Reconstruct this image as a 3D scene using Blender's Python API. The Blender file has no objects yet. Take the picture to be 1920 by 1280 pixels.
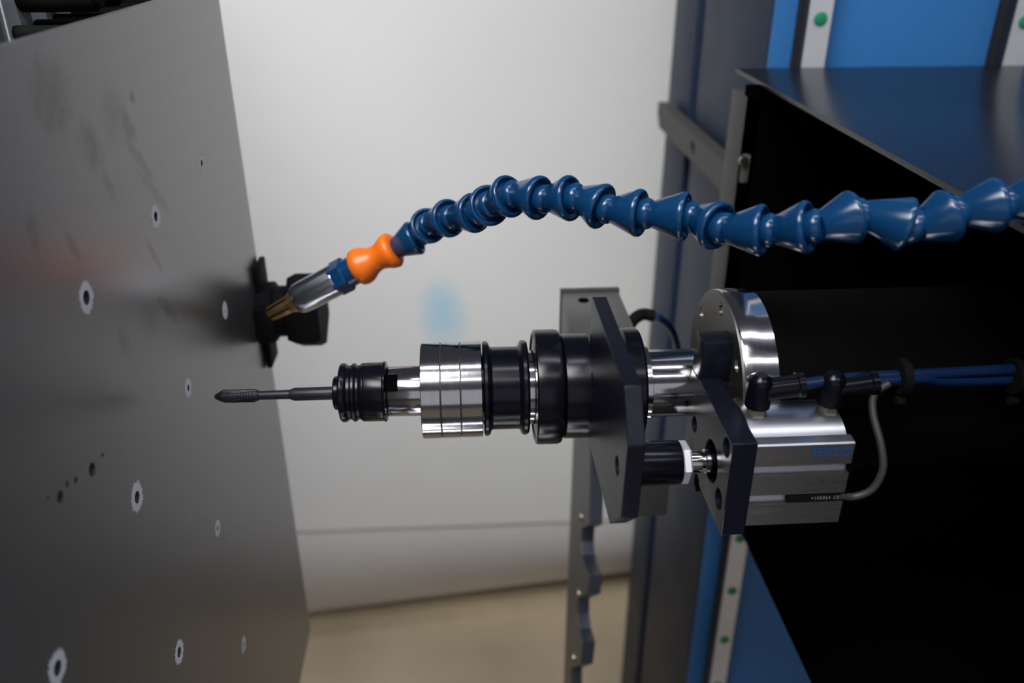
import bpy, bmesh, math, random
from math import sin, cos, tan, pi, radians, sqrt, atan2
from mathutils import Vector, Matrix
from mathutils.geometry import delaunay_2d_cdt
random.seed(4)
S = bpy.context.scene
COL = S.collection

# ------------------------------------------------------------ camera
F = 1587.0                       # focal length in pixels of the 1920 wide frame
PITCH, YAW = radians(26.8), radians(3.54)
CAM = Vector((0, 0, 1.15))
cd = bpy.data.cameras.new('camera'); cam = bpy.data.objects.new('camera', cd); COL.objects.link(cam)
cam.location = CAM; cam.rotation_euler = (pi/2 - PITCH, 0, -YAW)
cd.sensor_width = 36.0; cd.lens = F/1920*36.0
cd.clip_start = 0.01; cd.clip_end = 60
cd.dof.use_dof = True; cd.dof.focus_distance = 0.385; cd.dof.aperture_fstop = 6.8
S.camera = cam
# ------------------------------------------------------------ exposure, world, lamps
S.view_settings.view_transform = 'Standard'; S.view_settings.look = 'None'
S.view_settings.exposure = 0.0; S.view_settings.gamma = 1.0; S.view_settings.use_curve_mapping = False
W = bpy.data.worlds.new('hall_light'); S.world = W; W.use_nodes = True
wb = W.node_tree.nodes['Background']; wb.inputs[0].default_value = (0.78, 0.84, 1.0, 1); wb.inputs[1].default_value = 0.07

def area(name, loc, target, sx, sy, power, color=(1, 1, 1), spread=180, rot=None):
    l = bpy.data.lights.new(name, 'AREA'); l.shape = 'RECTANGLE'; l.size = sx; l.size_y = sy
    l.energy = power; l.spread = radians(spread); l.color = color
    o = bpy.data.objects.new(name, l); COL.objects.link(o); o.location = loc
    o.rotation_euler = (Vector(target) - Vector(loc)).to_track_quat('-Z', 'Y').to_euler()
    if rot is not None: o.rotation_euler = rot
    o['kind'] = 'helper'
    return o
area('ceiling_lamp', (1.0, 0.05, 3.6), (0.6, 0.3, 0), 3.0, 0.10, 30, (0.88, 0.90, 1.0), 180, (0, 0, 0))
area('ceiling_lamp', (1.0, -1.7, 3.6), (0.3, 0.6, 0.8), 3.0, 0.09, 20, (0.88, 0.90, 1.0), 180, (radians(28), 0, 0))
area('hall_windows', (-0.4, -3.2, 1.7), (0, 0, 1.2), 4.5, 2.2, 15, (0.92, 0.93, 1.0), 180, (pi/2, 0, 0))
area('wall_fill_lamp', (-0.7, -0.45, 2.7), (0.0, 1.2, 0.45), 1.2, 0.8, 8.3, (1.0, 0.995, 0.985), 60)  # narrow fill lamp added to brighten the back wall

# ------------------------------------------------------------ geometry of the view -> real coordinates
RM = cam.rotation_euler.to_matrix()
def ray(px, py):
    return (RM @ Vector(((px-960)/F, (640-py)/F, -1))).normalized()
def P(px, py, X=None, Y=None, Z=None):
    r = ray(px, py)
    if X is not None: t = (X-CAM.x)/r.x
    elif Y is not None: t = (Y-CAM.y)/r.y
    else: t = (Z-CAM.z)/r.z
    return CAM + r*t
def PD(px, py, depth):           # point at a distance along the viewing axis
    v = RM @ Vector(((px-960)/F, (640-py)/F, -1)); return CAM + v*depth
A0 = PD(840, 730, 0.40)          # a point of the spindle axis; the axis runs along X
AY, AZ = A0.y, A0.z
def proj(p):
    q = RM.transposed() @ (Vector(p)-CAM); return (960+F*q.x/-q.z, 640-F*q.y/-q.z)
def AX(px):                      # X on the spindle axis seen in column px
    lo, hi = -0.6, 0.9
    for _ in range(40):
        m = (lo+hi)/2
        if proj((m, AY, AZ))[0] < px: lo = m
        else: hi = m
    return (lo+hi)/2
K = 0.40/F                        # metres per pixel at the spindle

# ------------------------------------------------------------ materials
def mat(name, col, rough=0.5, metal=0.0, spec=0.5, noise=0.0, nscale=60, bump=0.0, stretch=None, coat=0.0, bscale=None):
    m = bpy.data.materials.new(name); m.use_nodes = True
    nt = m.node_tree; b = nt.nodes['Principled BSDF']
    b.inputs['Base Color'].default_value = (*col, 1); b.inputs['Roughness'].default_value = rough
    b.inputs['Metallic'].default_value = metal; b.inputs['Specular IOR Level'].default_value = spec
    b.inputs['Coat Weight'].default_value = coat
    if noise or bump:
        tc = nt.nodes.new('ShaderNodeTexCoord'); mp = nt.nodes.new('ShaderNodeMapping')
        nt.links.new(tc.outputs['Object'], mp.inputs[0])
        if stretch: mp.inputs['Scale'].default_value = stretch
        n = nt.nodes.new('ShaderNodeTexNoise'); n.inputs['Scale'].default_value = nscale; n.inputs['Detail'].default_value = 5
        nt.links.new(mp.outputs[0], n.inputs[0])
        if noise:
            mx = nt.nodes.new('ShaderNodeMix'); mx.data_type = 'RGBA'
            mx.inputs[6].default_value = (*[c*(1-noise) for c in col], 1); mx.inputs[7].default_value = (*[min(1, c*(1+noise)) for c in col], 1)
            nt.links.new(n.outputs[0], mx.inputs[0]); nt.links.new(mx.outputs[2], b.inputs['Base Color'])
            mr = nt.nodes.new('ShaderNodeMapRange'); mr.inputs[3].default_value = rough*0.85; mr.inputs[4].default_value = min(1, rough*1.2)
            nt.links.new(n.outputs[0], mr.inputs[0]); nt.links.new(mr.outputs[0], b.inputs['Roughness'])
        if bump:
            n2 = nt.nodes.new('ShaderNodeTexNoise'); n2.inputs['Scale'].default_value = bscale or nscale; n2.inputs['Detail'].default_value = 3
            nt.links.new(mp.outputs[0], n2.inputs[0])
            bp = nt.nodes.new('ShaderNodeBump'); bp.inputs['Strength'].default_value = bump; bp.inputs['Distance'].default_value = 0.0005
            nt.links.new(n2.outputs[0], bp.inputs['Height']); nt.links.new(bp.outputs[0], b.inputs['Normal'])
    return m
M = {}
M['steel'] = mat('turned_steel', (0.48, 0.47, 0.48), 0.13, 1.0, noise=0.10, nscale=300, stretch=(3, .4, .4))
M['ground'] = mat('ground_steel', (0.27, 0.255, 0.235), 0.38, 1.0, noise=0.10, nscale=200, stretch=(.2, 3, 3))
M['black'] = mat('black_oxide', (0.003, 0.003, 0.006), 0.22, 0.0, 0.25, noise=0.25, nscale=150)
M['blackm'] = mat('black_oxide_plate', (0.005, 0.006, 0.012), 0.30, 0.0, 0.22, noise=0.25, nscale=220, bump=0.15, bscale=1500)
M['tap'] = mat('tap_steel', (0.035, 0.038, 0.045), 0.42, 0.6, noise=0.2, nscale=400)
M['pit'] = mat('dark_bore', (0.002, 0.002, 0.002), 0.9, 0, 0.0)
M['hose'] = mat('blue_acetal', (0.003, 0.040, 0.120), 0.20, 0.0, 0.5, noise=0.12, nscale=160)
M['orange'] = mat('orange_acetal', (0.80, 0.155, 0.008), 0.33, 0.0, 0.5, noise=0.08, nscale=160)
M['tray'] = mat('reflector_tray_steel', (0.75, 0.75, 0.76), 0.07, 1.0)  # mirror-like steel of the reflector added under the spindle
M['brass'] = mat('brass', (0.78, 0.52, 0.22), 0.33, 1.0, noise=0.2, nscale=400)
M['alu'] = mat('brushed_aluminium', (0.46, 0.46, 0.49), 0.34, 1.0, noise=0.06, nscale=300, stretch=(.1, 3, 3))
M['barrel'] = mat('nozzle_steel', (0.60, 0.63, 0.66), 0.22, 1.0, noise=0.06, nscale=300)
M['motor'] = mat('motor_black', (0.0015, 0.0015, 0.0015), 0.75, 0.0, 0.04, noise=0.2, nscale=100)
M['sheet'] = mat('black_lacquered_sheet', (0.005, 0.006, 0.010), 0.28, 0.0, 0.36, noise=0.1, nscale=6, bump=0.0, bscale=1800)
M['void'] = mat('painted_shade_black', (0.0015, 0.0015, 0.002), 0.95, 0, 0.0)  # near-black colour stands in for shade inside the carriage and plate holes
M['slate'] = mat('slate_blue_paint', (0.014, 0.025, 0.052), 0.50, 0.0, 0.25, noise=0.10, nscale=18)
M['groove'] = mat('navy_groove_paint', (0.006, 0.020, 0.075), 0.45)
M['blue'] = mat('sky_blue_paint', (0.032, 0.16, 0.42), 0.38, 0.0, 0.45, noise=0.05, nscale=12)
M['rail'] = mat('guide_rail_steel', (0.80, 0.80, 0.84), 0.38, 0.6, noise=0.06, nscale=60)
M['raildark'] = mat('guide_rail_flank', (0.03, 0.028, 0.03), 0.45, 0.3)
M['green'] = mat('green_cap', (0.01, 0.22, 0.10), 0.5)
M['greyst'] = mat('grey_machined_steel', (0.14, 0.137, 0.13), 0.42, 0.5, noise=0.15, nscale=90)
M['postst'] = mat('dull_grey_steel', (0.050, 0.049, 0.046), 0.55, 0.1, noise=0.2, nscale=90)
M['tooth'] = mat('slate_tooth_steel', (0.06, 0.07, 0.095), 0.4, 0.3)
M['rubber'] = mat('black_rubber', (0.003, 0.004, 0.003), 0.8, 0, 0.12)
M['clamp'] = mat('clamp_black', (0.006, 0.005, 0.006), 0.7, 0, 0.2)
M['pegboard'] = mat('wet_grey_board', (0.50, 0.54, 0.56), 0.3, 0.1, noise=0.5, nscale=45, bump=0.3, bscale=200)
M['navy'] = mat('navy_backdrop', (0.008, 0.011, 0.030), 0.5)
M['tube'] = mat('blue_air_tube', (0.0008, 0.012, 0.05), 0.35)
M['cable'] = mat('grey_cable', (0.03, 0.03, 0.03), 0.5)
M['ring'] = mat('bare_metal_ring', (0.85, 0.86, 0.9), 0.6, 0.0, noise=0.08, nscale=900)
M['ink'] = mat('blue_print', (0.006, 0.07, 0.24), 0.5)
M['inkd'] = mat('grey_print', (0.05, 0.05, 0.06), 0.5)
M['inkw'] = mat('white_print', (0.35, 0.35, 0.35), 0.5)
M['nickel'] = mat('nickel_fitting', (0.34, 0.30, 0.24), 0.3, 1.0)

# ------------------------------------------------------------ mesh helpers
ROOT = {}
def obj(name, bm, m, parent=None, ang=35, mats=None):
    bmesh.ops.remove_doubles(bm, verts=bm.verts, dist=1e-7)
    bmesh.ops.recalc_face_normals(bm, faces=bm.faces)
    lim = radians(ang)
    for f in bm.faces: f.smooth = True
    for e in bm.edges:
        e.smooth = len(e.link_faces) == 2 and e.calc_face_angle(0) < lim
    o = bpy.data.objects.new(name, None if bm is None else bpy.data.meshes.new(name))
    if parent is None:
        xs = [v.co for v in bm.verts]
        L = Vector(((min(v.x for v in xs)+max(v.x for v in xs))/2, (min(v.y for v in xs)+max(v.y for v in xs))/2, min(v.z for v in xs)))
        o.location = L
    else:
        L = ROOT[parent.name]
    bm.transform(Matrix.Translation(-L))
    bm.to_mesh(o.data); bm.free()
    for k in (mats or [m]): o.data.materials.append(k)
    COL.objects.link(o)
    if parent is not None: o.parent = parent
    ROOT[o.name] = L
    return o
def thing(name, label, cat, loc, group=None):
    o = bpy.data.objects.new(name, None); COL.objects.link(o); o.location = loc; o.empty_display_size = 0.02
    o['label'] = label; o['category'] = cat
    if group: o['group'] = group
    ROOT[o.name] = Vector(loc)
    return o
def tag(o, label, cat, group=None):
    o['label'] = label; o['category'] = cat
    if group: o['group'] = group
    return o
def frame_of(d):
    d = Vector(d).normalized(); up = Vector((0, 0, 1)) if abs(d.z) < 0.9 else Vector((0, 1, 0))
    u = up.cross(d).normalized(); v = d.cross(u)
    return u, v, d
def lathe(bm, o, d, prof, n=64, phase=0.0, close=True):
    """prof: list of (distance along d, radius)"""
    u, v, w = frame_of(d); o = Vector(o); rings = []
    for (t, r) in prof:
        if r < 1e-7: rings.append([bm.verts.new(o+w*t)])
        else: rings.append([bm.verts.new(o+w*t+(u*cos(a)+v*sin(a))*r) for a in [phase+2*pi*k/n for k in range(n)]])
    for a, b in zip(rings, rings[1:]):
        for k in range(n):
            q = [a[k % len(a)], a[(k+1) % len(a)], b[(k+1) % len(b)], b[k % len(b)]]
            q2 = []
            for x in q:
                if x not in q2: q2.append(x)
            if len(q2) >= 3:
                try: bm.faces.new(q2)
                except ValueError: pass
    if close:
        for r in (rings[0], rings[-1]):
            if len(r) > 2:
                try: bm.faces.new(r)
                except ValueError: pass
    return bm
def turned(name, px_prof, m, parent, n=96, sub=0.0):
    """profile given as columns and radii (pixels) on the spindle axis"""
    bm = bmesh.new()
    x0 = AX(px_prof[0][0])
    lathe(bm, (x0, AY, AZ), (1, 0, 0), [(AX(x)-x0, r*K) for x, r in px_prof], n)
    return obj(name, bm, m, parent)
def box(bm, a, b, bev=0.0):
    x0, y0, z0 = [min(a[i], b[i]) for i in range(3)]; x1, y1, z1 = [max(a[i], b[i]) for i in range(3)]
    vs = [bm.verts.new(p) for p in [(x0,y0,z0),(x1,y0,z0),(x1,y1,z0),(x0,y1,z0),(x0,y0,z1),(x1,y0,z1),(x1,y1,z1),(x0,y1,z1)]]
    fs = [bm.faces.new([vs[i] for i in q]) for q in [(0,3,2,1),(4,5,6,7),(0,1,5,4),(1,2,6,5),(2,3,7,6),(3,0,4,7)]]
    if bev:
        es = list({e for f in fs for e in f.edges})
        bmesh.ops.bevel(bm, geom=es, offset=bev, segments=2, affect='EDGES', profile=0.5)
    return bm
def slab(bm, outline, x0, x1, holes=(), axis='X', nh=28):
    """plate: closed 2D outline extruded between x0 and x1, with round holes (u,v,r) cut through.  axis X: (u,v)=(y,z); axis Y: (u,v)=(x,z)"""
    pts = [Vector(p) for p in outline]; edges = [(i, (i+1) % len(pts)) for i in range(len(pts))]
    loops = [list(range(len(pts)))]
    for (cu, cv, r) in holes:
        b = len(pts); pts += [Vector((cu+r*cos(2*pi*k/nh), cv+r*sin(2*pi*k/nh))) for k in range(nh)]
        edges += [(b+k, b+(k+1) % nh) for k in range(nh)]; loops.append(list(range(b, b+nh)))
    vo, eo, fo, ov, _, _ = delaunay_2d_cdt(pts, edges, [], 0, 1e-9)
    def inside(p, poly):
        c = False; j = len(poly)-1
        for i in range(len(poly)):
            if (poly[i][1] > p[1]) != (poly[j][1] > p[1]) and p[0] < (poly[j][0]-poly[i][0])*(p[1]-poly[i][1])/(poly[j][1]-poly[i][1])+poly[i][0]: c = not c
            j = i
        return c
    keep = []
    for f in fo:
        c = sum((Vector(vo[i]) for i in f), Vector((0, 0)))/len(f)
        if inside(c, outline) and all((c.x-h[0])**2+(c.y-h[1])**2 > h[2]**2*0.97 for h in holes): keep.append(f)
    mk = (lambda p, t: (t, p[0], p[1])) if axis == 'X' else (lambda p, t: (p[0], t, p[1]))
    va = [bm.verts.new(mk(p, x0)) for p in vo]; vb = [bm.verts.new(mk(p, x1)) for p in vo]
    for f in keep:
        bm.faces.new([va[i] for i in f]); bm.faces.new([vb[i] for i in reversed(f)])
    inv = {}
    for new, olds in enumerate(ov):
        for q in olds: inv[q] = new
    for lp in loops:
        for k in range(len(lp)):
            a, b = inv[lp[k]], inv[lp[(k+1) % len(lp)]]
            if a != b: bm.faces.new([va[a], va[b], vb[b], vb[a]])
    return bm
def tube(bm, pts, r, n=14, res=8):
    """smooth round tube through points"""
    pts = [Vector(p) for p in pts]; path = []
    ext = [pts[0]*2-pts[1]]+pts+[pts[-1]*2-pts[-2]]
    for i in range(1, len(ext)-2):
        p0, p1, p2, p3 = ext[i-1:i+3]
        for k in range(res):
            t = k/res
            path.append(0.5*((2*p1)+(p2-p0)*t+(2*p0-5*p1+4*p2-p3)*t*t+(3*p1-p0-3*p2+p3)*t**3))
    path.append(pts[-1])
    prev = None; u = None
    for i, p in enumerate(path):
        d = (path[min(i+1, len(path)-1)]-path[max(i-1, 0)]).normalized()
        if u is None: u = frame_of(d)[0]
        u = (u-d*u.dot(d)).normalized(); v = d.cross(u)
        rg = [bm.verts.new(p+(u*cos(2*pi*k/n)+v*sin(2*pi*k/n))*r) for k in range(n)]
        if prev:
            for k in range(n): bm.faces.new([prev[k], prev[(k+1) % n], rg[(k+1) % n], rg[k]])
        else: bm.faces.new(rg)
        prev = rg
    bm.faces.new(prev)
    return bm
def yz(v): return (v.y, v.z)
def struct(o): o['kind'] = 'structure'; return o

# ============================================================ SETTING
# back wall and floor
B1, B2 = P(580, 1150, Z=0), P(1180, 1070, Z=0)
wd = (B2-B1).normalized(); wn = Vector((wd.y, -wd.x, 0))     # towards the camera
def onwall(px, py, off):
    r = ray(px, py); q = B1+wn*off; t = (q-CAM).dot(wn)/r.dot(wn); return CAM+r*t
OFF = 0.14
S1, S2 = onwall(560, 996, OFF), onwall(1065, 978, OFF)
sl = (S2.z-S1.z)/((S2-S1).dot(wd))
def seam(s): return S1.z+sl*(s-(S1-B1).dot(wd))
sa, sb = -1.6, 1.6
def wp(s, off, z): q = B1+wd*s+wn*off; return (q.x, q.y, z)
floor_bm = bmesh.new(); box(floor_bm, (-4, -3.5, -0.1), (4, 4, 0))
fm = mat('dusty_beige_concrete', (0.52, 0.43, 0.30), 0.75, 0, 0.3, noise=0.35, nscale=5, bump=0.2, bscale=80)
struct(obj('floor', floor_bm, fm))
# wall material with the pale blue paint smear
wm = mat('off_white_wall', (0.80, 0.80, 0.79), 0.7, 0, 0.3, noise=0.03, nscale=7)
nt = wm.node_tree; bs = nt.nodes['Principled BSDF']; old = bs.inputs['Base Color'].links[0].from_socket
SP = onwall(831, 588, OFF)
bm = bmesh.new(); u0 = [bm.verts.new(wp(s, OFF, z)) for s, z in [(sa, seam(sa)), (sb, seam(sb)), (sb, 1.2), (sa, 1.2)]]
u1 = [bm.verts.new(wp(s, OFF-0.3, z)) for s, z in [(sa, seam(sa)), (sb, seam(sb)), (sb, 1.2), (sa, 1.2)]]
bm.faces.new(u0); bm.faces.new(u1)
for k in range(4): bm.faces.new([u0[k], u0[(k+1) % 4], u1[(k+1) % 4], u1[k]])
wall = struct(obj('wall_back', bm, wm))
Lw = ROOT[wall.name]; sp = SP-Lw
tc = nt.nodes.new('ShaderNodeTexCoord'); sep = nt.nodes.new('ShaderNodeVectorMath'); sep.operation = 'SUBTRACT'
sep.inputs[1].default_value = sp; nt.links.new(tc.outputs['Object'], sep.inputs[0])
nn = nt.nodes.new('ShaderNodeTexNoise'); nn.inputs['Scale'].default_value = 14; nt.links.new(tc.outputs['Object'], nn.inputs[0])
sc = nt.nodes.new('ShaderNodeVectorMath'); sc.operation = 'MULTIPLY'; sc.inputs[1].default_value = (23, 23, 14); nt.links.new(sep.outputs[0], sc.inputs[0])
ln = nt.nodes.new('ShaderNodeVectorMath'); ln.operation = 'LENGTH'; nt.links.new(sc.outputs[0], ln.inputs[0])
ad = nt.nodes.new('ShaderNodeMath'); ad.operation = 'ADD'; nt.links.new(ln.outputs['Value'], ad.inputs[0]); nt.links.new(nn.outputs[0], ad.inputs[1])
mr = nt.nodes.new('ShaderNodeMapRange'); mr.inputs[1].default_value = 0.6; mr.inputs[2].default_value = 1.5; mr.inputs[3].default_value = 0.75; mr.inputs[4].default_value = 0; mr.interpolation_type = 'SMOOTHSTEP'
nt.links.new(ad.outputs[0], mr.inputs[0])
mx = nt.nodes.new('ShaderNodeMix'); mx.data_type = 'RGBA'; nt.links.new(mr.outputs[0], mx.inputs[0]); nt.links.new(old, mx.inputs[6]); mx.inputs[7].default_value = (0.36, 0.66, 0.84, 1)
nt.links.new(mx.outputs[2], bs.inputs['Base Color'])
# skirting: bowed back towards the floor, a shape added to shade its foot
wm2 = mat('off_white_skirting', (0.80, 0.79, 0.80), 0.65, 0, 0.3, noise=0.03, nscale=7)
bm = bmesh.new(); NS = 14; prev = None
for k in range(NS+1):
    t = k/NS
    row = []
    for s in (sa, sb):
        zt = seam(s)-0.004; z = zt*(1-t)
        off = (OFF-0.004)*(1-t**2.0)
        row.append(bm.verts.new(wp(s, off, z)))
    if prev: bm.faces.new([prev[0], prev[1], row[1], row[0]])
    prev = row
struct(obj('baseboard_back', bm, wm2))

# ============================================================ MACHINE COLUMN with guide rails
YC = 0.665; YR = YC-0.022
XC = (P(1452, 0, Y=YC).x+P(1345, 800, Y=YC).x)/2 if False else P(1450, 20, Y=YC).x
YFAR = P(1268, 0, X=XC).y
YG0, YG1 = P(1308, 20, X=XC).y, P(1322, 20, X=XC).y
t = thing('machine_column', 'tall blue machine column with slate side and two guide rails, right of the white wall', 'machine column', (XC+0.2, YC+0.1, 0))
bm = bmesh.new(); box(bm, (XC, YG1+0.004 if YG1 > YG0 else YG0, 0), (XC+0.55, YFAR, 1.75), 0.002)
bm.free()
ya, yb = min(YG0, YG1), max(YG0, YG1)
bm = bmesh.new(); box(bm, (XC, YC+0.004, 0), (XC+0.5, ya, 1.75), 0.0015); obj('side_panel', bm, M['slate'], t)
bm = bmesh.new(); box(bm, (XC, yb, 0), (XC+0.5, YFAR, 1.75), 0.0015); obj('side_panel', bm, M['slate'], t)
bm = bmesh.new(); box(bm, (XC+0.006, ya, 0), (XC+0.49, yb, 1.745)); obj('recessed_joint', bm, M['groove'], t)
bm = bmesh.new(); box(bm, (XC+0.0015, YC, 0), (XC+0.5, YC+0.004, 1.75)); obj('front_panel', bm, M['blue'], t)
def guide_rail(px, py, w, label, caps):
    xr = P(px, py, Y=YR).x
    r = thing('guide_rail', label, 'rail', (xr+w/2, YC, 0.0), 'vertical guide rails on the blue machine column')
    bm = bmesh.new()
    h = YC-YR; prof = [(xr, YR), (xr+w, YR), (xr+w, YR+h*.3), (xr+w*.85, YR+h*.45), (xr+w*.85, YR+h*.6), (xr+w, YR+h*.8), (xr+w, YC), (xr, YC), (xr, YR+h*.8), (xr+w*.15, YR+h*.6), (xr+w*.15, YR+h*.45), (xr, YR+h*.3)]
    lo = [bm.verts.new((x, y, 0.0)) for x, y in prof]; hi = [bm.verts.new((x, y, 1.74)) for x, y in prof]
    bm.faces.new(lo); bm.faces.new(hi)
    for k in range(len(prof)): bm.faces.new([lo[k], lo[(k+1) % 12], hi[(k+1) % 12], hi[k]])
    obj('rail_body', bm, M['raildark'], r, 20)
    bm = bmesh.new(); box(bm, (xr+.0005, YR-0.0006, 0), (xr+w-.0005, YR+.0002, 1.74)); obj('ground_face', bm, M['rail'], r)
    for z in caps:
        bm = bmesh.new(); lathe(bm, (xr+w*.52, YR-.0007, z), (0, -1, 0), [(0, w*.27), (0.0006, w*.27), (0.0009, w*.24)], 24)
        obj('bolt_cap', bm, M['green'], r)
    return xr
z0 = P(1538, 35, Y=YR).z
XR1 = P(1510, 60, Y=YR).x; RW = P(1556, 60, Y=YR).x-XR1
zc = [P(1390, 1008, Y=YR).z, P(1372, 1108, Y=YR).z, P(1356, 1198, Y=YR).z]
step = (zc[0]-zc[2])/2
guide_rail(1510, 60, RW, 'left guide rail with a whole green bolt cap above the black sheet', [z0, zc[0], zc[0]-step, zc[0]-2*step, zc[0]-3*step])
guide_rail(1893, 60, RW, 'right guide rail cut by the top right picture corner', [P(1922, 40, Y=YR).z])

# ============================================================ CARRIAGE
YS = YR-0.004
ZS = P(1380, 128, Y=YS).z; XS = P(1380, 128, Y=YS).x
XEND = 0.46; ZL = P(1400, 1012, X=XS).z
YBP = 0.585
XPOST = P(1384, 300, Y=YBP).x
YPOST = P(1357, 300, X=XPOST).y
ZPT = P(1384, 182, Y=YBP).z
t = thing('machine_carriage', 'black sheet metal carriage housing on the guide rails, open dark front', 'machine housing', (XS+.1, .4, ZL))
bm = bmesh.new(); box(bm, (XS, -0.15, ZS-0.003), (XEND, YS, ZS), 0.0004); obj('top_sheet', bm, M['sheet'], t)
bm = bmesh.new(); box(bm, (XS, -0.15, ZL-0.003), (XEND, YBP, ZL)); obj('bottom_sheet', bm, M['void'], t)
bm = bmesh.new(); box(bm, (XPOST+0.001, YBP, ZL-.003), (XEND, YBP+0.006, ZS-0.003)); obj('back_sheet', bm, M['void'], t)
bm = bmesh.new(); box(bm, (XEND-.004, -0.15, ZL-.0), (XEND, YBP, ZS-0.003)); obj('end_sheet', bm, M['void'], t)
bm = bmesh.new(); box(bm, (XPOST, YBP, ZL-.003), (XPOST+0.012, YPOST, ZPT), 0.0008); obj('edge_bar', bm, M['postst'], t)
bm = bmesh.new(); box(bm, (XPOST+.002, YBP-0.005, P(1385, 340, Y=YBP).z), (P(1403, 300, Y=YBP).x, YBP, P(1385, 288, Y=YBP).z), 0.001); b_ = obj('catch_plate', bm, M['greyst'], t)
cb = P(1393, 300, Y=YBP-.005)
bm = bmesh.new(); lathe(bm, cb, (0, -1, 0), [(0, .0035), (.003, .0035), (.0036, .003)], 6); obj('catch_screw', bm, M['nickel'], b_)
# bracket arm running back beside the column
YA1 = P(1234, 197, X=XC-0.018).y
zA = P(1240, 196, X=XC-0.018).z
zB = P(1240, 243, X=XC-0.018).z
t = thing('bracket_arm', 'grey flat bracket arm reaching back past the slate column to the white wall', 'bracket', (XC-.018, .7, zB))
bm = bmesh.new(); slab(bm, [(YPOST-.03, zB), (YA1-.012, zB), (YA1, zB+.012), (YA1, zA), (YPOST-.03, zA)], XC-0.018, XC-0.006, [(P(1299, 268, X=XC-.018).y, (zA+zB)/2-.001, .0068), (P(1360, 316, X=XC-.018).y+.004, zB+.006, .003)]); obj('arm_bar', bm, M['postst'], t)
for q, r in ((P(1299, 268, X=XC-.018), .0066), ):
    bm = bmesh.new(); lathe(bm, (XC-.016, q.y, (zA+zB)/2-.001), (1, 0, 0), [(0, r), (.008, r)], 24); obj('arm_screw', bm, M['pit'], t)

# ============================================================ SCALLOPED RACK behind the spindle
XR = P(1105, 1095, Y=0.50).x
def r_(px, py): return yz(P(px, py, X=XR))
XRT = P(1131, 1095, Y=r_(1105, 1095)[0]).x
YRB = P(1062, 1150, X=XR).y
ztop = r_(1105, 800)[1]
zbot = 0.35
top_y = r_(1105, 900)[0]
tooth_h = [(1109, 800), (1109, 878), (1101, 884)]
o = [(YRB, zbot), (YRB, P(1075, 640, X=XR).z+.0)]
front = [(1112, 640), (1108, 800), (1103, 984), (1090, 990), (1089, 1015), (1091, 1040), (1096, 1062), (1104, 1077), (1100, 1114), (1082, 1122), (1082, 1150), (1085, 1178), (1092, 1204), (1088, 1245), (1070, 1252), (1070, 1285)]
o = [(YRB, zbot)]
pts_f = [r_(*q) for q in front]
o.append((YRB, pts_f[0][1])); o += pts_f
y_in, z_in = pts_f[-1]
o += [(y_in, zbot)]
t = thing('scalloped_rack', 'grey steel rack plate with scalloped front edge, standing behind the spindle', 'rack', (XR, YRB, zbot))
bm = bmesh.new(); slab(bm, o, XR, XR+0.0012); obj('face_plate', bm, M['greyst'], t, 30)
bm = bmesh.new(); slab(bm, o, XR+0.0012, XRT); obj('tooth_strip', bm, M['tooth'], t, 30)
for q, rr in (((1091, 968), .0022), ((1086, 1112), .0026), ((1077, 1232), .0026)):
    c = P(*q, X=XR); bm = bmesh.new(); lathe(bm, (XR, c.y, c.z), (-1, 0, 0), [(0, rr*1.5), (.0015, rr*1.4), (.002, rr)], 16); obj('screw', bm, M['nickel'], t)
# head block on top
YHB = 0.50
hb = P(1053, 548, Y=YHB); hr = P(1160, 546, Y=YHB)
bm = bmesh.new(); box(bm, (hb.x, 0.435, hb.z-0.05), (hr.x, YHB, hb.z), 0.0012); h_ = obj('head_block', bm, M['greyst'], t)
bm = bmesh.new(); box(bm, (hb.x-.0005, YHB, hb.z-0.05), (hr.x+.0005, YHB+.004, hb.z+.0012)); obj('back_lip', bm, M['postst'], h_)
c = P(1094, 563, Z=hb.z); bm = bmesh.new(); lathe(bm, (c.x, c.y, hb.z-.0003), (0, 0, 1), [(0, .0035), (.0006, .0035)], 20); obj('screw_hole', bm, M['pit'], h_)
ca, cb_ = P(1207, 905, Y=.47), P(1250, 966, Y=.47)
bm = bmesh.new(); box(bm, (XRT, .47, cb_.z), (cb_.x, .50, ca.z), 0.001); obj('cross_arm', bm, M['postst'], t)

# ============================================================ WORKPIECE PLATE
XW = AX(327)
YWF = P(495.6, 585, X=XW).y
ZWT = P(145, 45, X=XW).z
ZWB = P(585, 1165, X=XW).z
holes_px = [(162,558,14,31),(257,932,12,29),(292,406,9,24),(378,306,6,17),(108,1252,15,36),(336,1222,10,25),(353,727,6,19),(408,990,5,17),(422,582,0,18),(457,1208,4,17)]
slits = [(113,932,12.5),(173,880,13.5),(126,908,6.5),(142,900,6.5),(192,853,4.5),(90,934,3.5)]
def rad(cx, cy, r):
    a, b = P(cx, cy-r, X=XW), P(cx, cy+r, X=XW); return (a-b).length/2
hl = []
for cx, cy, r, R in holes_px:
    if r:
        c = P(cx, cy, X=XW); hl.append((c.y, c.z, rad(cx, cy, r)))
for cx, cy, r in slits:
    c = P(cx, cy, X=XW); hl.append((c.y, c.z, rad(cx, cy, r)))
pm = mat('satin_steel_sheet', (0.34, 0.335, 0.335), 0.28, 0.85, 0.5)
nt = pm.node_tree; bs = nt.nodes['Principled BSDF']; NODE = nt.nodes.new; LK = nt.links.new
t = thing('drilled_steel_plate', 'grey satin steel plate with small drilled holes, upright at the left', 'metal plate', (XW, YWF-.2, ZWB))
LP = ROOT[t.name]
tc = NODE('ShaderNodeTexCoord')
n1 = NODE('ShaderNodeTexNoise'); n1.inputs['Scale'].default_value = 150; n1.inputs['Detail'].default_value = 9; n1.inputs['Roughness'].default_value = .7; LK(tc.outputs['Object'], n1.inputs[0])
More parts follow.
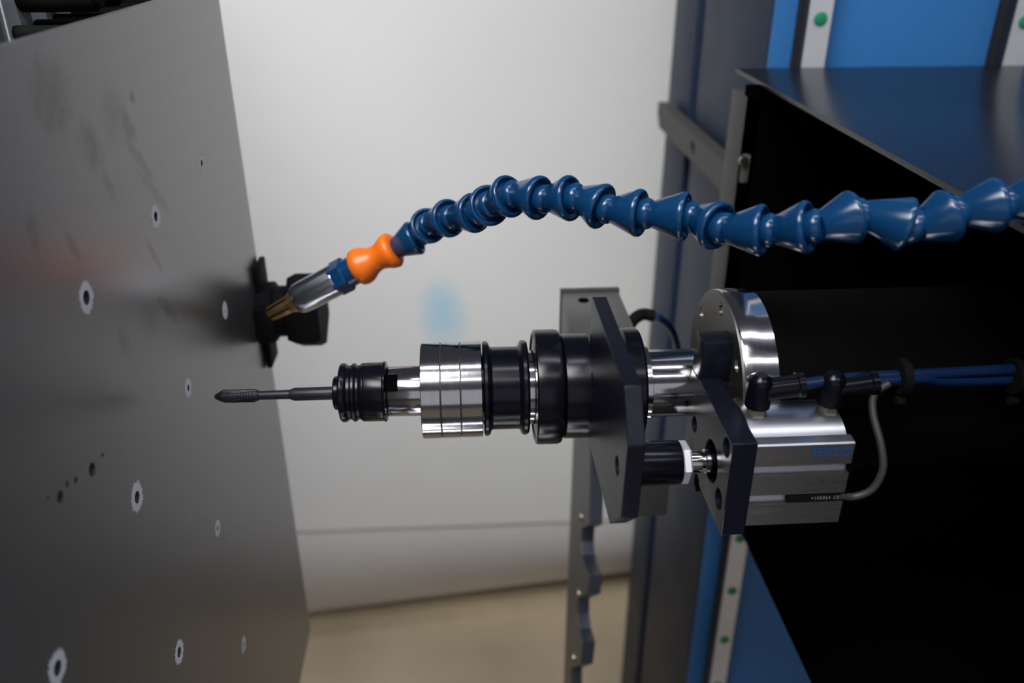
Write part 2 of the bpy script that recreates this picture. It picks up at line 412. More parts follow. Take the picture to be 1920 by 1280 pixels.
def blob(cx, cy, rx_px, ry_px, lean=0.0):
    """soft stain at a place of the plate; long axis nearly vertical, lean = dy per dz"""
    c = P(cx, cy, X=XW)-LP; a = P(cx, cy-ry_px, X=XW); b = P(cx, cy+ry_px, X=XW); rz = (a-b).length/2
    a = P(cx-rx_px, cy, X=XW); b = P(cx+rx_px, cy, X=XW); ry = abs(a.y-b.y)/2
    s = NODE('ShaderNodeVectorMath'); s.operation = 'SUBTRACT'; s.inputs[1].default_value = c; LK(tc.outputs['Object'], s.inputs[0])
    se = NODE('ShaderNodeSeparateXYZ'); LK(s.outputs[0], se.inputs[0])
    m0 = NODE('ShaderNodeMath'); m0.operation = 'MULTIPLY_ADD'; LK(se.outputs[2], m0.inputs[0]); m0.inputs[1].default_value = lean; LK(se.outputs[1], m0.inputs[2])
    m1 = NODE('ShaderNodeMath'); m1.operation = 'DIVIDE'; LK(m0.outputs[0], m1.inputs[0]); m1.inputs[1].default_value = ry
    m2 = NODE('ShaderNodeMath'); m2.operation = 'DIVIDE'; LK(se.outputs[2], m2.inputs[0]); m2.inputs[1].default_value = rz
    p1 = NODE('ShaderNodeMath'); p1.operation = 'MULTIPLY'; LK(m1.outputs[0], p1.inputs[0]); LK(m1.outputs[0], p1.inputs[1])
    p2 = NODE('ShaderNodeMath'); p2.operation = 'MULTIPLY_ADD'; LK(m2.outputs[0], p2.inputs[0]); LK(m2.outputs[0], p2.inputs[1]); LK(p1.outputs[0], p2.inputs[2])
    nz = NODE('ShaderNodeMath'); nz.operation = 'MULTIPLY_ADD'; LK(n1.outputs[0], nz.inputs[0]); nz.inputs[1].default_value = 3.4; LK(p2.outputs[0], nz.inputs[2])
    r = NODE('ShaderNodeMapRange'); r.interpolation_type = 'SMOOTHSTEP'; r.inputs[1].default_value = 1.2; r.inputs[2].default_value = 3.0; r.inputs[3].default_value = 1; r.inputs[4].default_value = 0
    LK(nz.outputs[0], r.inputs[0]); return r.outputs[0]
stains = [((95,180,45,85,0),.45),((170,275,22,60,.3),.5),((215,215,26,60,.2),.35),((238,232,12,45,.5),.6),((262,300,9,60,.9),.5),((290,360,9,70,1.0),.35),((205,350,9,40,.4),.4),((62,430,14,45,0),.35),((290,480,6,50,.6),.35),((312,575,8,55,.8),.5),((280,600,20,45,.5),.3),((135,460,10,40,.5),.35),((248,183,6,16,0),.7),((232,640,12,40,.3),.3)]
acc = None
for a, w in stains:
    s = blob(*a); m_ = NODE('ShaderNodeMath'); m_.operation = 'MULTIPLY'; LK(s, m_.inputs[0]); m_.inputs[1].default_value = w
    if acc is None: acc = m_.outputs[0]
    else:
        q = NODE('ShaderNodeMath'); q.operation = 'MAXIMUM'; LK(acc, q.inputs[0]); LK(m_.outputs[0], q.inputs[1]); acc = q.outputs[0]
n2 = NODE('ShaderNodeTexNoise'); n2.inputs['Scale'].default_value = 700; n2.inputs['Detail'].default_value = 4; LK(tc.outputs['Object'], n2.inputs[0])
mx0 = NODE('ShaderNodeMix'); mx0.data_type = 'RGBA'; mx0.inputs[6].default_value = (0.29, 0.285, 0.29, 1); mx0.inputs[7].default_value = (0.345, 0.34, 0.34, 1); LK(n2.outputs[0], mx0.inputs[0])
mx = NODE('ShaderNodeMix'); mx.data_type = 'RGBA'; LK(acc, mx.inputs[0]); LK(mx0.outputs[2], mx.inputs[6]); mx.inputs[7].default_value = (0.09, 0.08, 0.078, 1); LK(mx.outputs[2], bs.inputs['Base Color'])
mr = NODE('ShaderNodeMapRange'); mr.inputs[3].default_value = .29; mr.inputs[4].default_value = .36; LK(n1.outputs[0], mr.inputs[0]); LK(mr.outputs[0], bs.inputs['Roughness'])
bm = bmesh.new(); slab(bm, [(-0.06, ZWB), (YWF, ZWB), (YWF, ZWT), (-0.06, ZWT)], XW, XW-0.003, hl); obj('plate_sheet', bm, pm, t, 30)
for i, (cx, cy, r, R) in enumerate(holes_px):
    c = P(cx, cy, X=XW); ri = rad(cx, cy, max(r, 3)); ro = rad(cx, cy, R)
    bm = bmesh.new(); n = 72; rings = []
    ro *= 0.93
    spikes = [1+random.uniform(-.12, .12)+(.12 if random.random() < .2 else 0) for _ in range(n)]
    for q, (rr, h) in enumerate([(ri*1.02, .00003), (ri*1.05, .00012), (ro*.8, .00012), (ro, .00003)]):
        rings.append([bm.verts.new((XW+h, c.y+rr*(spikes[k] if q == 3 else 1)*cos(2*pi*k/n), c.z+rr*(spikes[k] if q == 3 else 1)*sin(2*pi*k/n))) for k in range(n)])
    for a, b in zip(rings, rings[1:]):
        for k in range(n): bm.faces.new([a[k], a[(k+1) % n], b[(k+1) % n], b[k]])
    obj('bare_ring', bm, M['ring'], t)
bm = bmesh.new(); box(bm, (XW-.0034, -.05, ZWB+.01), (XW-.010, YWF-.012, ZWT-.03)); obj('hole_blackout_sheet', bm, M['void'], t)  # black sheet added behind the plate so its holes show dark
# hidden support behind the plate
t = thing('plate_support', 'plain grey support post behind the drilled plate', 'support', (XW-.03, .1, 0))
bm = bmesh.new(); box(bm, (XW-.063, .0, 0), (XW-.0105, .06, ZWT-.03)); obj('post', bm, M['postst'], t)
bm = bmesh.new(); box(bm, (XW-.2, -.08, 0), (XW-.0105, .16, .012)); obj('foot', bm, M['postst'], t)

# ============================================================ PEG BOARD seen over the plate's top edge
XB = XW-0.075
def seen(px, py, X): return P(px, py, X=X)
# the board stands parallel to the plate, a little behind it; its near upright edge shows in the corner
XB = XW-0.050
yne = P(11, 40, X=XB).y
t = thing('peg_board', 'wet grey board behind the top of the drilled plate', 'board', (XB, .3, ZWT-.08))
bm = bmesh.new(); box(bm, (XB-.0008, yne, ZWT-.15), (XB, YWF+.02, ZWT+.16)); obj('board_sheet', bm, M['pegboard'], t)
bm = bmesh.new(); box(bm, (XB-.012, yne+.02, 0), (XB-.0009, yne+.06, ZWT+.1)); obj('board_leg', bm, M['postst'], t)
bm = bmesh.new(); box(bm, (XB-.30, .02, 0), (XB-.28, 1.0, ZWT+.35))  # added backdrop that gives the dark background beside the board
tag(obj('backdrop_panel', bm, M['navy']), 'dark navy backdrop panel added in the top left picture corner', 'panel')
def peg(px, py, L, rpx, lab):
    a = P(px, py, X=XB); r = rpx*(a-CAM).length*.97/F
    bm = bmesh.new()
    lathe(bm, (XB, a.y, a.z), (1, 0, 0), [(0, r*.93), (L*.06, r), (L*.82, r), (L*.93, r*.96), (L*.95, r*.72), (L, r*.7)], 28)
    o_ = obj('rubber_peg', bm, M['rubber']); tag(o_, lab, 'peg', lab_group)
    return o_
lab_group = 'short black pegs in a row behind the plate'
short = ['nearest to the left picture border', 'second from the left along the plate edge', 'third from the left along the plate edge', 'fourth from the left along the plate edge', 'fifth from the left along the plate edge', 'sixth from the left along the plate edge', 'farthest along the plate edge at the top border']
for i, (x, y) in enumerate([(29, 63), (69, 51), (105, 40), (138, 29), (170, 19), (197, 9), (221, 0)]):
    peg(x, y, .030, 12.5-i*.35, 'short black rubber peg, '+short[i])
lab_group = 'long black pegs above the short row'
for i, (x, y) in enumerate([(37, -3), (86, -12)]):
    peg(x, y, .034, 21-i*.8, ['long thick black rubber peg at the top border, left of the other', 'long thick black rubber peg at the top border, right of the other'][i])

# ============================================================ CLAMP at the far edge of the plate
YK = YWF-0.006
t = thing('edge_clamp', 'black clamp with flat bar and blocky head on the plate far edge', 'clamp', P(545, 575, Y=YK))
xa, xb = P(480, 585, Y=YK).x, P(504, 585, Y=YK).x
za, zb = P(485, 492, Y=YK).z, P(503, 678, Y=YK).z
bm = bmesh.new(); box(bm, (XW+.0004, YK-.010, zb), (XW+.0004+(xb-xa)*.45, YK+.012, za), .001); obj('clamp_bar', bm, M['clamp'], t)
zc_ = P(520, 583, Y=YK).z; k2 = (P(520, 582, Y=YK)-CAM).length/F
xn0, xn1, xn2, xn3 = XW+.0004, P(556, 575, Y=YK).x, P(566, 575, Y=YK).x, P(606, 575, Y=YK).x
bm = bmesh.new(); lathe(bm, (xn0, YK, zc_), (1, 0, 0), [(0, 54*k2), (xn1-xn0-.014, 54*k2), (xn1-xn0-.012, 46*k2), (xn1-xn0-.006, 46*k2), (xn1-xn0-.004, 54*k2), (xn2-xn0, 54*k2)], 40); obj('clamp_neck', bm, M['clamp'], t)
bm = bmesh.new(); lathe(bm, (xn1-.004, YK, zc_), (1, 0, 0), [(0, 64*k2), (.006, 72*k2), (xn3-xn1, 72*k2), (xn3-xn1+.004, 66*k2)], 6, phase=pi/6); obj('clamp_head', bm, M['clamp'], t)
bm = bmesh.new(); box(bm, (xn0, YWF-.03, zc_-.012), (xn0+.012, YWF-.002, zc_+.012), .001); obj('clamp_shoe', bm, M['clamp'], t)

# ============================================================ REFLECTOR TRAY added unseen under the spindle, for the rings' lower bright band
t = thing('added_reflector_tray', 'unseen bright steel reflector tray added under the spindle, mirrored in the polished rings', 'tray', (0, .15, 0))
bm = bmesh.new(); box(bm, (-.12, -.20, .500), (.30, .40, .503)); box(bm, (-.12, .397, .503), (.30, .40, .53)); box(bm, (-.12, -.20, .503), (.30, -.197, .53)); obj('tray_sheet', bm, M['tray'], t)
for x in (-.1, .27):
    for y in (-.18, .37):
        bm = bmesh.new(); box(bm, (x, y, 0), (x+.02, y+.02, .5)); obj('leg', bm, M['postst'], t)

# ============================================================ TAPPING SPINDLE
t = thing('tapping_spindle', 'horizontal steel and black tapping spindle with square black flange plate', 'spindle', (AX(900), AY, AZ-.06))
turned('chuck_nose', [(626, 22), (627, 29), (629, 31), (637, 32), (640, 32)], M['black'], t)
turned('chuck_sleeve', [(637, 40), (640, 52), (643, 55), (649, 55), (651, 54), (655, 50.5), (660, 50.5), (664, 54.5), (668, 54.5), (672, 50.5), (676, 50.5), (681, 54.5), (685, 55), (686, 54), (688, 55), (720, 55), (722, 57), (725, 56), (727, 50)], M['black'], t)
turned('chuck_body', [(726, 30), (727, 45), (730, 47), (790, 47.5), (793, 47.5)], M['steel'], t)
# keyed slot in the chuck body
x0, x1 = AX(727), AX(749)
a0 = radians(58)
for sgn, aa in ((1, radians(41)), ):
    bm = bmesh.new(); n = 10; rr = 47.9*K
    for k in range(n):
        th0, th1 = aa-radians(20)+radians(40)*k/n, aa-radians(20)+radians(40)*(k+1)/n
        q = []
        for th in (th0, th1):
            for rrr in (rr, rr*.8): q.append((th, rrr))
        def pt(x, th, r): return (x, AY-r*sin(th), AZ+r*cos(th))
        vs = [bm.verts.new(pt(x, th, r)) for x in (x0, x1) for th in (th0, th1) for r in (rr*.8, rr)]
        for f in [(0,1,3,2),(4,6,7,5),(0,4,5,1),(2,3,7,6),(1,5,7,3),(0,2,6,4)]: bm.faces.new([vs[i] for i in f])
    obj('body_slot', bm, M['pit'], t)
for a, b in ((792, 827.5), (828.5, 863.5), (864.5, 903)):
    turned('steel_ring', [(a, 60), (a, 88.5), (a+1.2, 90), (b-1.2, 90), (b, 88.5), (b, 60)], M['steel'], t, 128)
turned('ring_core', [(826, 89), (830, 89), (862, 88.8), (866, 88.8)], M['raildark'], t)
turned('spacer', [(902, 64), (903, 66), (908, 66), (909, 60)], M['black'], t)
turned('flanged_drum', [(906, 60), (906, 86), (908, 89), (913, 89), (917, 86), (919, 80), (922, 77.5), (970, 77.5), (973, 80), (975, 86), (978, 89), (984, 89), (988, 86), (988, 60)], M['black'], t)
turned('bearing_ring', [(986, 68), (988, 70), (1003, 70), (1005, 66)], M['steel'], t)
turned('collar', [(1000, 66), (1003, 98), (1001, 100), (1000, 103), (1002, 107), (1006, 108), (1040, 108), (1046, 106), (1050, 98), (1052, 94)], M['black'], t)
turned('housing', [(1051, 94), (1053, 97.5), (1056, 98.5), (1099, 98.5)], M['black'], t)
X1 = AX(1096)
def f1(px, py): return yz(P(px, py, X=X1))
p563 = f1(1109, 563); p720 = f1(1170, 720); p762 = f1(1172, 762); p837 = f1(1177, 837); p972 = f1(1164, 972); p981 = f1(1143, 981)
T1 = P(1204, 720, Y=p720[0]).x-X1
zt = p563[1]*.3+p720[1]*.7
out = [(p563[0], p981[1]), (p563[0], zt), (p720[0], zt), p762, p837, p972, (p981[0], p981[1])]
hc = P(1157, 873, X=X1)
hr_ = (P(1157, 854, X=X1)-P(1157, 892, X=X1)).length/2
# the flange is four sided: a matching hole on the far side
bm = bmesh.new(); slab(bm, out, X1, X1+T1, [(hc.y, hc.z, hr_*.95), (p563[0]-.012, hc.z, hr_*.95)])
fl = obj('flange_plate', bm, M['blackm'], t, 8)
bvm = fl.modifiers.new('edge', 'BEVEL'); bvm.width = 0.0004; bvm.segments = 2; bvm.limit_method = 'ANGLE'; bvm.angle_limit = radians(30)
turned('screw_disc', [(1094, 30), (1094, 60)], M['pit'], t) if False else None
xo = X1+T1
def pxx(x): return proj((x, AY, AZ))[0]
pe = pxx(xo)
turned('rear_flange', [(pe, 92), (1160, 92), (1162, 104), (1164, 107), (1190, 107), (1194, 104), (1195, 60)], M['black'], t)
turned('rear_ring', [(1194, 60), (1195, 72), (1209, 74), (1211, 68)], M['steel'], t)
turned('drive_shaft', [(1210, 64), (1300, 64), (1345, 64)], M['steel'], t)

# ============================================================ TAP
t = thing('threading_tap', 'dark grey screw tap held in the chuck, pointing at the plate', 'tap', (AX(520), AY, AZ-.004))
bm = bmesh.new(); x0 = AX(543)
lathe(bm, (x0, AY, AZ), (1, 0, 0), [(0, 8.6*K), (AX(552)-x0, 12.2*K), (AX(629)-x0, 12.4*K)], 40); obj('shank', bm, M['tap'], t)
bm = bmesh.new(); x0 = AX(480)
lathe(bm, (x0, AY, AZ), (1, 0, 0), [(0, 8.3*K), (AX(543)-x0, 8.6*K)], 32); obj('neck', bm, M['tap'], t)
# fluted head
bm = bmesh.new(); n = 48; xa, xb = AX(403), AX(487); steps = 60; prev = None
for i in range(steps+1):
    u = i/steps; x = xa+(xb-xa)*u; px = 403+84*u
    base = 12.4*K*min(1, .30+(px-403)/15*.70) if px < 418 else 12.4*K
    if px > 478: base = 12.4*K-(px-478)/9*3.8*K
    ring = []
    for k in range(n):
        th = 2*pi*k/n
        ph = (th*3+u*2.2) % (2*pi)
        fl_ = max(0, cos(ph))**2
        thr = .035*cos(2*pi*(u*22)+th)
        r = base*(1-.42*fl_+thr*(1-fl_))
        ring.append(bm.verts.new((x, AY+r*cos(th), AZ+r*sin(th))))
    if prev:
        for k in range(n): bm.faces.new([prev[k], prev[(k+1) % n], ring[(k+1) % n], ring[k]])
    else: bm.faces.new(ring)
    prev = ring
bm.faces.new(prev); obj('fluted_head', bm, M['tap'], t, 50)

# ============================================================ MOTOR
t = thing('spindle_motor', 'large round motor with bright steel flange and black body, behind the spindle', 'motor', (AX(1345), AY, AZ-.05))
xm = AX(1337); RM_ = 177*K
holes = []
for k in range(7):
    th = radians(37+k*360/7); holes.append((AY+RM_*.84*cos(th), AZ+RM_*.84*sin(th), .0032))
nn_ = 96
bm = bmesh.new(); slab(bm, [(AY+RM_*.985*cos(2*pi*k/nn_), AZ+RM_*.985*sin(2*pi*k/nn_)) for k in range(nn_)], xm, xm+.004, holes); obj('flange_face', bm, M['ground'], t, 30)
bm = bmesh.new(); lathe(bm, (xm+.0008, AY, AZ), (1, 0, 0), [(0, RM_*.9), (.0002, RM_*.99), (.001, RM_), (AX(1373)-xm, RM_), (AX(1374)-xm, RM_*.985)], 128, close=True); obj('flange_rim', bm, M['steel'], t)
bm = bmesh.new(); lathe(bm, (AX(1374.5), AY, AZ), (1, 0, 0), [(0, RM_*.985), (.0006, RM_*.995), (AX(1398)-AX(1374), RM_*.995), (AX(1400)-AX(1374), RM_*.97)], 128); obj('front_ring', bm, M['steel'], t)
bm = bmesh.new(); lathe(bm, (AX(1399.5), AY, AZ), (1, 0, 0), [(0, RM_*.96), (XEND-.006-AX(1399.5), RM_*.96)], 96); obj('motor_body', bm, M['motor'], t)

# ============================================================ CYLINDER MOUNT (plate with boss)
X2 = P(1296, 700, Y=AY-64*K).x+.0
X2 = AX(1283)
def f2(px, py): return yz(P(px, py, X=X2))
q718 = f2(1310, 718); q834 = f2(1377, 834); q1001 = f2(1350, 1001)
T2 = P(1424, 834, Y=q834[0]).x-X2
zt2 = q718[1]*.15+q834[1]*.85
bore = P(1333, 864, X=X2); br = (P(1333, 824, X=X2)-P(1333, 904, X=X2)).length/2
yfr = (q834[0]+q1001[0])/2
yback = q718[0]+.012
hs = []
for (a, b, w) in ((1302, 795, 16), (1362, 838, 20), (1347, 935, 21), (1306, 905, 17)):
    c = P(a, b, X=X2); rr = (P(a, b-w, X=X2)-P(a, b+w, X=X2)).length/2; hs.append((c.y, c.z, rr*.95))
t = thing('cylinder_mount', 'black stepped mounting plate between motor flange and silver air cylinder', 'mounting plate', (X2, bore.y, q1001[1]))
bm = bmesh.new(); slab(bm, [(yback, q1001[1]), (yback, zt2), (q718[0], zt2), (yfr, zt2), (yfr, q1001[1])], X2, X2+T2, hs+[(bore.y, bore.z, br)])
o_ = obj('mount_plate', bm, M['blackm'], t, 8)
bvm = o_.modifiers.new('edge', 'BEVEL'); bvm.width = 0.0004; bvm.segments = 2; bvm.limit_method = 'ANGLE'; bvm.angle_limit = radians(30)
b0 = f2(1303, 643); TB = P(1389, 700, Y=q718[0]).x-X2
zb1 = P(1303, 643, Y=q718[0]).z
YBK = P(1292, 620, X=X2).y; YBK = P(1292, 620, Z=zb1).y
bm = bmesh.new(); box(bm, (X2, q718[0], zt2-.002), (X2+TB, YBK, zb1), .0008); obj('boss_block', bm, M['blackm'], t)

# ============================================================ AIR CYLINDER
XF = X2+T2; YF = yfr+.0006
c_top = P(1424, 834, X=XF); c_bot = P(1398, 985, X=XF)
zT, zBt = P(1424, 835, Y=YF).z, P(1398, 985, Y=YF).z
XE = P(1604, 829, Y=YF).x; H = zT-zBt; D_ = H*1.05
t = thing('air_cylinder', 'silver compact air cylinder with blue lettering, behind the black stepped mount', 'air cylinder', (XF+.03, YF+.02, zBt))
zl = [P(1500, y, Y=YF).z for y in (872, 890, 926, 943)]
def shp():
    s = .0016; pr = [(YF, zBt), (YF, zl[3]), (YF+.003, zl[3]), (YF+.003, zl[2]), (YF, zl[2]), (YF, zl[1]), (YF+.003, zl[1]), (YF+.003, zl[0]), (YF, zl[0]), (YF, zT-.0006), (YF+.0006, zT)]
    pr += [(YF+.0050, zT+.0004), (YF+.0056, zT-.0008), (YF+.0070, zT-.0008)]
    for k in range(13):
        a = radians(25+k*130/12); pr.append((YF+D_*.52-cos(a)*D_*.40, zT-.0075+sin(a)*.0105))
    pr += [(YF+D_, zT-.003), (YF+D_, zBt)]
    return pr
bm = bmesh.new(); pr = shp(); slab(bm, pr, XF, XE); obj('cylinder_body', bm, M['alu'], t, 25)
bm = bmesh.new(); box(bm, (XE, YF+.0012, zBt+.0012), (XE+.002, YF+D_-.001, zT-.002), .0005); obj('end_cap', bm, M['motor'], t)
# sensor in the lower slot
xs0, xs1 = P(1478, 938, Y=YF).x, P(1577, 934, Y=YF).x
bm = bmesh.new(); box(bm, (xs0, YF+.0004, zl[3]+.0001), (xs1, YF+.003, zl[2]-.0001), .0003); sens = obj('slot_sensor', bm, M['rubber'], t)
def text(name, body, x0, x1, y, zc, m, parent, bold=0.0, ital=0.0, maxh=None):
    cu = bpy.data.curves.new('lettering', 'FONT'); cu.body = body; cu.offset = bold; cu.extrude = 0.02; cu.shear = ital; cu.resolution_u = 3
    tmp = bpy.data.objects.new('tmp_lettering', cu); COL.objects.link(tmp)
    me = bpy.data.meshes.new_from_object(tmp.evaluated_get(bpy.context.evaluated_depsgraph_get())); bpy.data.objects.remove(tmp); bpy.data.curves.remove(cu)
    bm = bmesh.new(); bm.from_mesh(me); bpy.data.meshes.remove(me)
    xs = [v.co.x for v in bm.verts]; ys = [v.co.y for v in bm.verts]; s = (x1-x0)/(max(xs)-min(xs))
    sy = s if maxh is None else maxh/(max(ys)-min(ys)); cx = min(xs); cy = (min(ys)+max(ys))/2
    for v in bm.verts: v.co = Vector((x0+(v.co.x-cx)*s, y-abs(v.co.z)*.004, zc+(v.co.y-cy)*sy))
    return obj(name, bm, m, parent)
def fx(px, py): return P(px, py, Y=YF)
hh = fx(1560, 838).z-fx(1560, 854).z
text('brand_lettering', 'FESTO', fx(1523, 847).x, fx(1595, 845).x, YF-.00016, fx(1558, 846).z, M['ink'], t, .02, maxh=hh)
text('type_lettering', 'ADN-S-32-R02 7.2', fx(1519, 867).x, fx(1572, 865).x, YF-.00016, fx(1545, 865.5).z, M['inkd'], t)
for y, a, b, s in ((899, 1533, 1546, 'R02'), (906, 1509, 1546, 'S-32-20'), (913, 1507, 1533, 'pmax.10'), (921, 1508, 1538, '1.0 MPa')):
    text('data_lettering', s, fx(a, y).x, fx(b, y).x, YF-.00016, fx(a, y).z, M['inkd'], t)
text('sensor_lettering', '< 1 0 0 0 6 4   C E', fx(1522, 934).x, fx(1573, 932).x, YF+.0003, fx(1545, 933.5).z, M['inkw'], sens, maxh=.0017)
# piston rod
px0 = X2-.0; rc = P(1312, 868, Y=bore.y)
RY, RZ = bore.y, bore.z
def rx(px): # X on rod axis
    lo, hi = -.2, .6
    for _ in range(40):
        m_ = (lo+hi)/2
        if proj((m_, RY, RZ))[0] < px: lo = m_
        else: hi = m_
    return (lo+hi)/2
bm = bmesh.new(); lathe(bm, (rx(1286), RY, RZ), (1, 0, 0), [(0, 20*K), (rx(1312)-rx(1286), 20*K), (rx(1313)-rx(1286), 17*K), (rx(1320)-rx(1286), 17*K), (rx(1321)-rx(1286), 21*K), (XF+.002-rx(1286), 21*K)], 48); obj('piston_rod', bm, M['steel'], t)
# rod coupling
t2 = thing('rod_coupling', 'black coupling sleeve with bright hexagon nut between the flange plate and piston rod', 'coupling', (rx(1245), RY, RZ-.01))
xq = X1+T1+.0002
L_ = rx(1273)-xq
bm = bmesh.new(); lathe(bm, (xq, RY, RZ), (1, 0, 0), [(0, 36*K), (.0006, 38*K), (L_-.001, 38*K), (L_, 36*K)], 64); obj('coupling_sleeve', bm, M['black'], t2)
bm = bmesh.new(); W_ = rx(1290)-rx(1272)
u_ = [(0, 33*K), (W_*.2, 37*K), (W_*.8, 37*K), (W_, 33*K)]
lathe(bm, (rx(1272.5), RY, RZ), (1, 0, 0), u_, 6, phase=radians(-8)); obj('lock_nut', bm, M['nickel'] if False else M['rail'], t2, 20)
# elbow fittings and tubes
def elbow(px, py, lab, base, pxe):
    zt_ = zT+.0028
    c = P(px, py, Y=YF+D_*.5)
    x = c.x; yy = YF+D_*.5
    e = thing('elbow_fitting', lab, 'pipe fitting', (x, yy, zt_-.001), 'push-in elbows on top of the air cylinder')
    bm = bmesh.new(); lathe(bm, (x, yy, zt_-.0015), (0, 0, 1), [(0, .0042), (.0045, .0042)], 6); obj('threaded_base', bm, base, e)
    bm = bmesh.new(); lathe(bm, (x, yy, zt_+.003), (0, 0, 1), [(0, .0052), (.011, .0052), (.013, .0045), (.0145, .0025)], 28)
    lathe(bm, (x-.001, yy, zt_+.010), (1, 0, .12), [(0, .0049), (.016, .0049), (.0165, .0055), (.019, .0055), (.0195, .004)], 28); obj('elbow_body', bm, M['black'], e)
    return (x, yy, zt_+.010)
e1 = elbow(1418, 770, 'black push-in elbow nearest the stepped mount', M['nickel'], 0)
e2 = elbow(1553, 765, 'black push-in elbow at the dark end of the air cylinder', M['nickel'], 0)
for e_, lab, dz in ((e1, 'blue air tube from the elbow nearest the mount, upper of two', .0), (e2, 'blue air tube from the far end elbow, lower of two', -.004)):
    bm = bmesh.new(); sx = e_[0]+.018
    pts = [(sx, e_[1], e_[2]+.0024), (sx+.02, e_[1]+.001, e_[2]+.004+dz*.3), (sx+.06, e_[1]+.002, e_[2]+.0045+dz), (XEND-.006, e_[1]+.003, e_[2]+.010+dz)]
    tube(bm, pts, .0024); tag(obj('air_tube', bm, M['tube']), lab, 'tube', 'blue air tubes')
for px_, lab in ((1682, 'black cable tie around the blue tubes, nearer the cylinder'), (1895, 'black cable tie around the blue tubes at the right border')):
    c = P(px_, 705, Y=YF+D_*.5+.002)
    bm = bmesh.new(); lathe(bm, (c.x, c.y, c.z), (1, 0, .03), [(0, .0075), (.0035, .0075)], 24); lathe(bm, (c.x, c.y-.003, c.z-.010), (1, 0, 0), [(0, .002), (.0035, .002)], 8)
    tag(obj('cable_tie', bm, M['rubber']), lab, 'cable tie', 'cable ties on the blue tubes')
bm = bmesh.new(); yq = YF+.002
pts = [(xs1-.001, YF+.0017, (zl[2]+zl[3])/2), P(1600, 931, Y=yq), P(1635, 917, Y=yq-.001), P(1655, 880, Y=yq), P(1652, 835, Y=yq+.004), P(1637, 775, Y=yq+.012), P(1640, 738, Y=yq+.016), P(1668, 718, Y=YF+D_*.5-.003)]
tube(bm, pts, .0016); tag(obj('sensor_cable', bm, M['cable']), 'thin grey sensor cable looping from the air cylinder slot', 'cable')
# little blue tube with black plug behind the flange plate
YP_ = .52
bm = bmesh.new(); tube(bm, [P(1222, 590, Y=YP_), P(1240, 598, Y=YP_), P(1258, 616, Y=YP_+.01), P(1270, 650, Y=YP_+.03), P(1274, 690, Y=YP_+.05)], .0026)
t = thing('small_air_tube', 'thin dark blue tube with black plug arching behind the flange plate', 'tube', P(1250, 660, Y=YP_))
obj('tube_run', bm, M['tube'], t)
bm = bmesh.new(); tube(bm, [P(1178, 612, Y=YP_-.01), P(1190, 597, Y=YP_-.005), P(1206, 589, Y=YP_), P(1226, 592, Y=YP_)], .0042); obj('plug', bm, M['rubber'], t)

# ============================================================ COOLANT HOSE
R0 = 0.0100
rims = [(777,446,33.5),(803,423,34.5),(841,409,36),(889,399,37.5),(917,385,39),(954,368,40.3),(1010,371,41.5),(1068,371.5,42.6),(1127,387,43.6),(1198,399,44.6),(1282,405.5,45.6),(1344,423.5,47),(1427,431.5,48.5),(1512,426,50),(1596,407.5,50.4),(1696,420.5,50.8),(1775,405,51),(1865,385,51.2),(1952,370,51.5)]
RP = [PD(x, y, F*R0/r) for x, y, r in rims]
tdir = Vector()
NZ0 = PD(508, 588, .502); NZ1 = PD(740, 466, .4765)
naxis = (NZ1-NZ0).normalized(); NL = (NZ1-NZ0).length
t = thing('coolant_hose', 'blue segmented coolant hose with orange connector and brass nozzle, arching above the spindle', 'coolant hose', RP[8])
def seg_profile(L):
    R = R0
    # from the narrow socket end (t=0) to the rim at t=L and on to the ball
    p = [(0, .36), (0, .50), (.02, .53), (L-.20, .95), (L-.12, .99), (L-.04, 1.01), (L+.05, 1.0), (L+.12, .96), (L+.15, .90), (L+.13, .84), (L+.05, .80), (L-.04, .70), (L-.02, .60), (L+.12, .59), (L+.26, .65), (L+.40, .655), (L+.53, .60), (L+.62, .50), (L+.62, .36)]
    return [(a*R, b*R) for a, b in p]
prev = NZ1
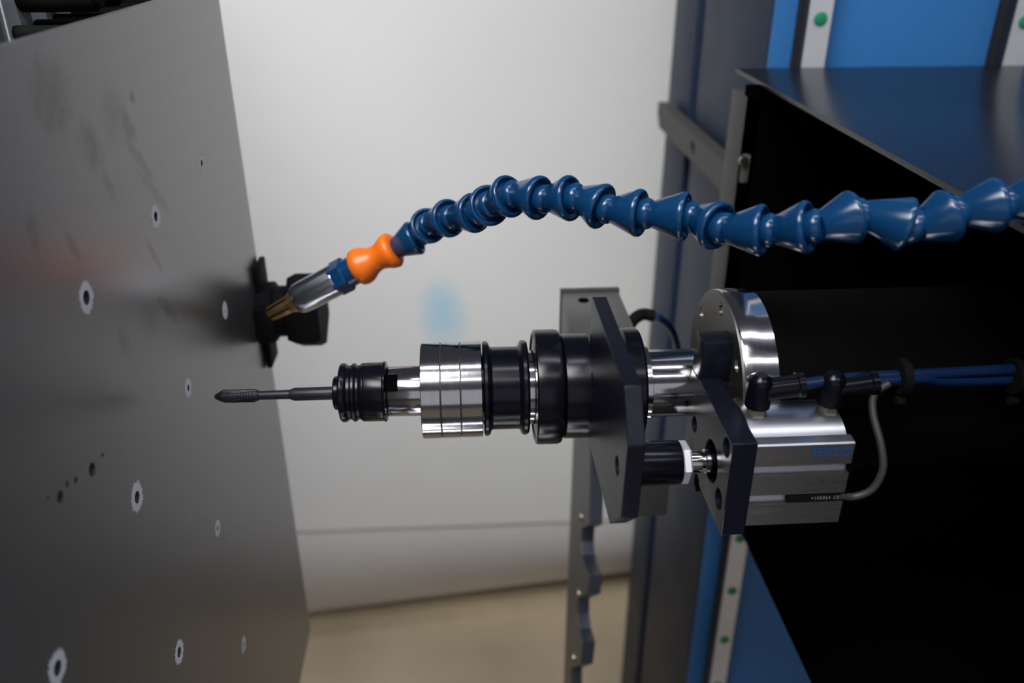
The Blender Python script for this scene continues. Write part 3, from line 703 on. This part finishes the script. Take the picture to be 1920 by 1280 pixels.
for i, rp in enumerate(RP):
    d = (rp-prev); L = d.length/R0; d.normalize()
    bm = bmesh.new(); lathe(bm, prev, d, seg_profile(L), 56); obj('hose_segment', bm, M['hose'], t, 50)
    prev = rp+d*R0*.48
# connector, adapter, barrel, nozzle
u, v, w = frame_of(naxis)
k = .485/F
def at(px): # distance along nozzle axis for a column
    lo, hi = -.02, .1
    for _ in range(40):
        m_ = (lo+hi)/2
        if proj(NZ0+naxis*m_)[0] < px: lo = m_
        else: hi = m_
    return (lo+hi)/2
def nlathe(name, prof, m, n=48, phase=0, ang=35):
    bm = bmesh.new(); lathe(bm, NZ0, naxis, [(at(a), b*k) for a, b in prof], n, phase); return obj(name, bm, m, t, ang)
nlathe('orange_connector', [(667, 20), (668, 30), (671, 34.5), (678, 36), (686, 34), (694, 28.5), (702, 24.5), (710, 24), (718, 27), (727, 32.5), (733, 34), (737, 33.5), (740, 30), (741, 18)], M['orange'], 64, ang=60)
nlathe('hex_adapter', [(628, 28), (630, 33), (650, 33.5), (653, 31)], M['hose'], 6, phase=radians(12), ang=20)
nlathe('adapter_neck', [(651, 26), (652, 27.5), (672, 27.5)], M['hose'])
nlathe('nozzle_barrel', [(557, 18), (558, 27), (562, 29.5), (570, 30.3), (632, 31), (634, 30)], M['barrel'])
b_ = nlathe('brass_tip', [(508, 6), (507, 13), (509, 14.5), (540, 17.5), (545, 18), (549, 20.5), (558, 21), (560, 18)], M['brass'])
# four lengthwise slots of the nozzle tip
bm = bmesh.new()
for q in range(6):
    a = radians(60*q+10); c = (u*cos(a)+v*sin(a)); s_ = naxis.cross(c)
    for (h0, h1, rr, ww) in ((508, 545, 16.3, 1.6),):
        vs = []
        for h, rb in ((h0, 14.6), (h1, 17.9)):
            for cc in (-1, 1):
                for r_k in (.75, 1.03): vs.append(bm.verts.new(NZ0+naxis*(at(h))+c*(rb*k*r_k)+s_*cc*ww*k))
        for f in [(0,1,3,2),(4,6,7,5),(0,4,5,1),(2,3,7,6),(1,5,7,3),(0,2,6,4)]: bm.faces.new([vs[i] for i in f])
obj('tip_slots', bm, M['pit'], b_)
